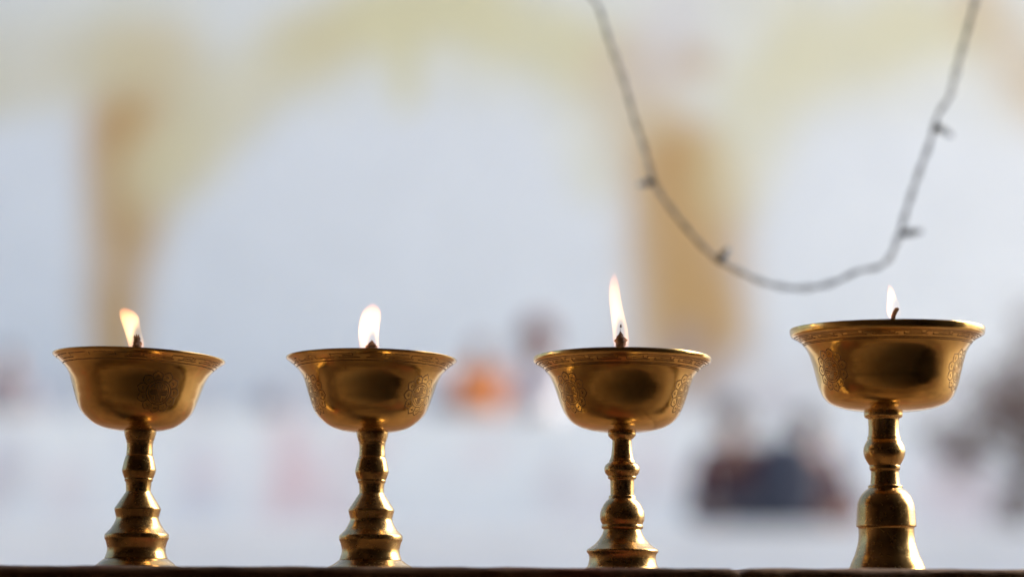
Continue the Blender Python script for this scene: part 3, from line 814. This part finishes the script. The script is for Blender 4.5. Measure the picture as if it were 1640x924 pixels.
def butter_lamp(label, ax_top, ax_bot, y_rim, cup_px, stem, y0, k, Y, tilt, med_deg, wick_kind, flame_rows, fz, mats, split_y, lip_px, key_px, worn, ring_w, flame_strength=1.0, lean=0.0):
    base_p = at(ax_bot, 905, Y)
    rim_p = at(ax_top, y_rim, Y)
    root = empty('butter_lamp', (base_p.x, Y, 0.0), label, 'butter lamp', 'brass butter lamps in a row on the ledge')
    sc_m = px_m(y_rim, Y)
    # stem and foot
    pr = []
    for zy, hw in stem:
        y = y0 + zy / k
        pr.append((hw / k * px_m(y, Y), at(ax_bot, y, Y).z))
    zb = pr[-1][1]
    ztop = pr[0][1]
    # the foot stands on the ledge: keep what is above it and close it at z = 0
    pr = [(r, z) for r, z in pr if z > 0.0006] + [(pr[-1][0] * 1.004, 0.0005), (pr[-1][0] * 0.99, 0.0)]
    zs = at(ax_bot, y0 + split_y / k, Y).z
    up = [p for p in pr if p[1] >= zs]
    lo = [up[-1]] + [p for p in pr if p[1] < zs]
    link('stem', lathe('stem', chaikin(up, 0.16, 1)), mats[1], root, 38)
    link('foot', lathe('foot', chaikin(lo, 0.16, 1), close_top=True), mats[1], root, 38)
    # cup: its own origin at the top of the stem
    zr = rim_p.z
    depth = cup_px[-1][1] * sc_m
    cup_z = zr - depth
    prof = [(r * sc_m, depth - d * sc_m) for r, d in cup_px]
    P, s = cup_surface(prof)
    outer = [(p.x, p.y) for p in P]
    wall = 0.0011
    inner = []
    for i, p in enumerate(P[::3]):
        r, z, nr = surf_eval(P, s, s[min(i * 3, len(s) - 1)])
        inner.append((max(r - nr.x * wall, 0.0), z - nr.y * wall))
    inner = [q for q in inner if q[1] < depth - 0.0006]
    lip = [(outer[0][0] - 0.0003, depth + 0.00035), (outer[0][0] - 0.0011, depth + 0.0003)]
    full = [(0.001, outer[-1][1])] + outer[::-1] + lip + inner + [(0.001, inner[-1][1])]
    cup = link('cup', lathe('cup', full, 128, close_bottom=True, close_top=True), mats[0], root, 50)
    cup.location = (rim_p.x - base_p.x, 0, cup_z)
    cup.location.x -= math.sin(tilt) * depth
    cup.rotation_euler = (lean, tilt, 0)
    # engraving: key pattern band and three medallions
    sp = lambda px: px * sc_m
    k0, k1 = key_px
    r_ref = surf_eval(P, s, sp(k0) + 0.002)[0]
    lines = [[(u, v) for u, v in ln] for ln in key_lines(r_ref, sp(k1 - k0), 18, worn, int(ax_top))]
    if not worn: lines += ring_line(r_ref, -sp(1.5))
    lines += ring_line(r_ref, sp(k1 - k0 + 3.0))
    if not worn: lines += ring_line(r_ref, sp(k1 - k0 + 5.6))
    engrave('key_pattern_band', lines, P, s, 0.3, sp(k0), ring_w, cup)
    for j in range(3):
        engrave('medallion', medallion_lines(sp(33), 11, j * 0.2 + ax_top * 0.01), P, s, R(med_deg + 120 * j), sp(76 if len(cup_px) and cup_px is not CUP_WIDE else 84), ring_w * 0.95, cup)
    # butter
    zbut = depth - 0.0045
    rb = max(r for r, z in inner if z <= zbut - 0.001) - 0.0002
    bp = [(0.0005, zbut + 0.0006), (rb * 0.5, zbut + 0.0003), (rb * 0.9, zbut), (rb, zbut + 0.0003), (rb * 0.99, zbut - 0.003), (0.0005, zbut - 0.004)]
    bo = link('butter', lathe('butter', bp, 64), M['butter'], root, 60)
    bo.location = cup.location
    bo.rotation_euler = cup.rotation_euler
    # wick
    wx, wtop, wbot, whw, shape = wick_kind
    wt = at(wx, wtop, Y); wb = at(wx, wbot, Y)
    O = Vector((base_p.x, Y, 0))
    zbw = cup_z + zbut - 0.001
    rnd = random.Random(int(wx))
    vs, fs = [], []
    if shape == 'stick':
        pth = [Vector((at(wx - 5.5, wbot, Y).x, Y, zbw)), at(wx - 4.3, 512, Y), at(wx - 1.0, 500, Y), at(wx + 2.0, 495, Y), at(wx + 2.6, 492.4, Y)]
        pth = [p - O for p in catmull([tuple(p) for p in pth], 5)]
        rads = [3.6 * sc_m * (1 + 0.12 * noise.noise((i * 0.9, 0, 0))) * (1 if i < len(pth) - 4 else (len(pth) - i) / 4.4) for i in range(len(pth))]
        v_, f_ = tube(pth, rads, 10); vs += v_; fs += f_
    else:
        H = wt.z - zbw
        n = 22
        seg = 16
        for i in range(n + 1):
            t = i / n
            zz = zbw + H * t
            vis = (zz - at(wx, 557, Y).z) / max(wt.z - at(wx, 557, Y).z, 1e-6)
            if shape == 'crown': w = whw * (1.0 if vis < 0.55 else 0.85) * (1 + 0.10 * math.sin(vis * 7)) * (1 if t < 0.98 else 0.6)
            elif shape == 'cone': w = whw * (1.0 if vis < 0.1 else max(0.10, 1.0 - 0.85 * max(vis, 0) ** 1.3))
            else: w = whw * (0.72 if vis < 0.05 else (0.78 + 0.30 * math.sin(min(max(vis, 0), 0.75) / 0.75 * math.pi * 0.72)) * (1 if vis < 0.45 else max(0.05, 1 - ((vis - 0.45) / 0.45) ** 0.9)))
            for q in range(seg):
                a = 2 * math.pi * q / seg
                rr = w * sc_m * (1 + 0.50 * noise.noise((math.cos(a) * 1.8 + wx, math.sin(a) * 1.8, zz * 1100)))
                vs.append(Vector((wb.x + rr * math.cos(a), Y + rr * math.sin(a), zz)) - O)
        for i in range(n):
            for q in range(seg):
                q2 = (q + 1) % seg
                fs.append((i * seg + q, i * seg + q2, (i + 1) * seg + q2, (i + 1) * seg + q))
        fs.append(tuple(n * seg + q for q in range(seg)))
        spk = {'crown': [(-4.2, 3.5, -0.5), (-0.5, 5.0, 0.2), (2.8, 4.5, 0.4), (-5, -3, -1.6)], 'cone': [(4.2, -3, 2.2), (-6.0, -8, -2.5), (0, 2, 0.3), (6, -9, 2.0), (-3.5, -4, -1.8)], 'leaf': [(0.4, 9, -0.2), (5, -10, 1.8), (-6.0, -13, -1.8), (4.5, -16, 1.6)]}[shape]
        for dx, dy, ln in spk:
            a = at(wx + dx - ln, wtop - dy + 6.5, Y) - O; b = at(wx + dx, wtop - dy + (1 if dy > 0 else 4), Y) - O
            v_, f_ = tube([a, a.lerp(b, 0.6), b], [1.9 * sc_m, 1.4 * sc_m, 0.5 * sc_m], 7)
            o = len(vs); vs += v_; fs += [tuple(i + o for i in f) for f in f_]
    link('wick', mesh('wick', vs, fs), M['wick'], root, 60)
    # flame
    x0, yy0, kk = fz
    rows = [(yy0 + y / kk, x0 + a / kk, x0 + b / kk) for y, a, b in flame_rows]
    rows = [(r[0], r[1], r[2]) for r in rows]
    dense = catmull(rows, 5)
    vs, fs = [], []
    seg = 28
    first, last = dense[0], dense[-1]
    dense = [Vector((first.x - (first.z - first.y) * 0.30, (first.y + first.z) / 2 - 0.2, (first.y + first.z) / 2 + 0.2))] + dense + [Vector((last.x + 2.5, (last.y + last.z) / 2 - 0.4, (last.y + last.z) / 2 + 0.4))]
    for d in dense:
        c = at((d.y + d.z) / 2, d.x, Y) - O
        hw = (d.z - d.y) / 2 * sc_m
        for q in range(seg):
            a = 2 * math.pi * q / seg
            vs.append(c + Vector((hw * math.cos(a), 0.78 * hw * math.sin(a), 0)))
    n = len(dense)
    for i in range(n - 1):
        for q in range(seg):
            q2 = (q + 1) % seg
            fs.append((i * seg + q, i * seg + q2, (i + 1) * seg + q2, (i + 1) * seg + q))
    fs.append(tuple(range(seg))); fs.append(tuple((n - 1) * seg + q for q in range(seg)))
    me = mesh('flame', vs, fs)
    bm = bmesh.new(); bm.from_mesh(me); bmesh.ops.recalc_face_normals(bm, faces=bm.faces); bm.to_mesh(me); bm.free()
    zs_ = [v[2] for v in vs]
    wv = at(wx, wtop + 7, Y) - O
    fm = flame_mat('flame_gas', tuple(wv), min(zs_), max(zs_), 125.0 * flame_strength)
    link('flame', me, fm, root, 180)
    ld = bpy.data.lights.new('flame_light', 'POINT')       # the flame's own glow on wick, butter and rim
    ld.energy = 0.0022; ld.color = (1.0, 0.55, 0.22); ld.shadow_soft_size = 0.003
    lo_ = bpy.data.objects.new('flame_light', ld); col.objects.link(lo_)
    lo_.parent = root
    lo_.location = (wv.x - 0.001, wv.y, 0.5 * (wv.z + max(zs_)))
    return root

F1 = [(130, 178, 222), (160, 132, 300), (200, 113, 370), (250, 115, 415), (300, 125, 440), (400, 155, 452), (500, 190, 470), (600, 220, 495), (700, 248, 515), (765, 265, 522), (850, 300, 515)]
F2 = [(72, 335, 425), (100, 298, 458), (150, 245, 495), (200, 207, 515), (300, 170, 515), (400, 148, 500), (500, 138, 490), (600, 140, 482), (700, 152, 485), (785, 165, 490), (870, 210, 470)]
F3 = [(48, 278, 306), (100, 250, 325), (150, 238, 338), (200, 231, 347), (300, 230, 360), (400, 237, 378), (500, 250, 400), (600, 262, 425), (700, 272, 440), (780, 278, 445), (850, 295, 435), (900, 320, 420)]
F4 = [(122, 374, 396), (160, 369, 440), (220, 365, 475), (300, 360, 505), (400, 355, 545), (480, 352, 575), (550, 350, 592), (620, 352, 600), (690, 368, 600), (760, 410, 585)]

butter_lamp('leftmost brass butter lamp with a lopsided cup on a stem of stepped flared tiers', 223.2, 217.5, 573.0, CUP_THIN, S1, 670, 3.638, 0.914, R(1.75), 31, (219.6, 539.0, 557, 6.6, 'crown'), F1, (180, 480, 10.26),
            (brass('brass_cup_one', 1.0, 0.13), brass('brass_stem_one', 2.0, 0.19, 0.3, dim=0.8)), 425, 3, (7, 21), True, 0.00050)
butter_lamp('brass butter lamp on flared tiers with a broad rounded flame, second from left', 595.0, 593.3, 575.3, CUP_THIN, [(y + 9, h) for y, h in S1], 670, 3.638, 0.914, R(0.5), 57, (595.5, 545.5, 557, 9.4, 'cone'), F2, (560, 480, 10.26),
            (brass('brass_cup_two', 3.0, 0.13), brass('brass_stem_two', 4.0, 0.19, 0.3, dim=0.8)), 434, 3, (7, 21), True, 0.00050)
butter_lamp('brass butter lamp with sharply engraved medallions and the tallest flame, third from left', 996.3, 997.0, 574.5, CUP_BAND, S3, 670, 3.638, 0.910, R(0.2), 65, (993.8, 527.0, 557, 8.6, 'leaf'), F3, (940, 430, 6.6),
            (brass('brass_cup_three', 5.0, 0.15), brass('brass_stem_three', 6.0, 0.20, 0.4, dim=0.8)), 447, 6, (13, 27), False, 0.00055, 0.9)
butter_lamp('tallest and widest brass butter lamp, thick rim and bell-shaped foot, at the right', 1418.9, 1421.0, 528.0, CUP_WIDE, S4, 640, 3.254, 0.908, R(-0.1), 60, (1434.5, 492.5, 520, 3.5, 'stick'), F4, (1390, 445, 11.55),
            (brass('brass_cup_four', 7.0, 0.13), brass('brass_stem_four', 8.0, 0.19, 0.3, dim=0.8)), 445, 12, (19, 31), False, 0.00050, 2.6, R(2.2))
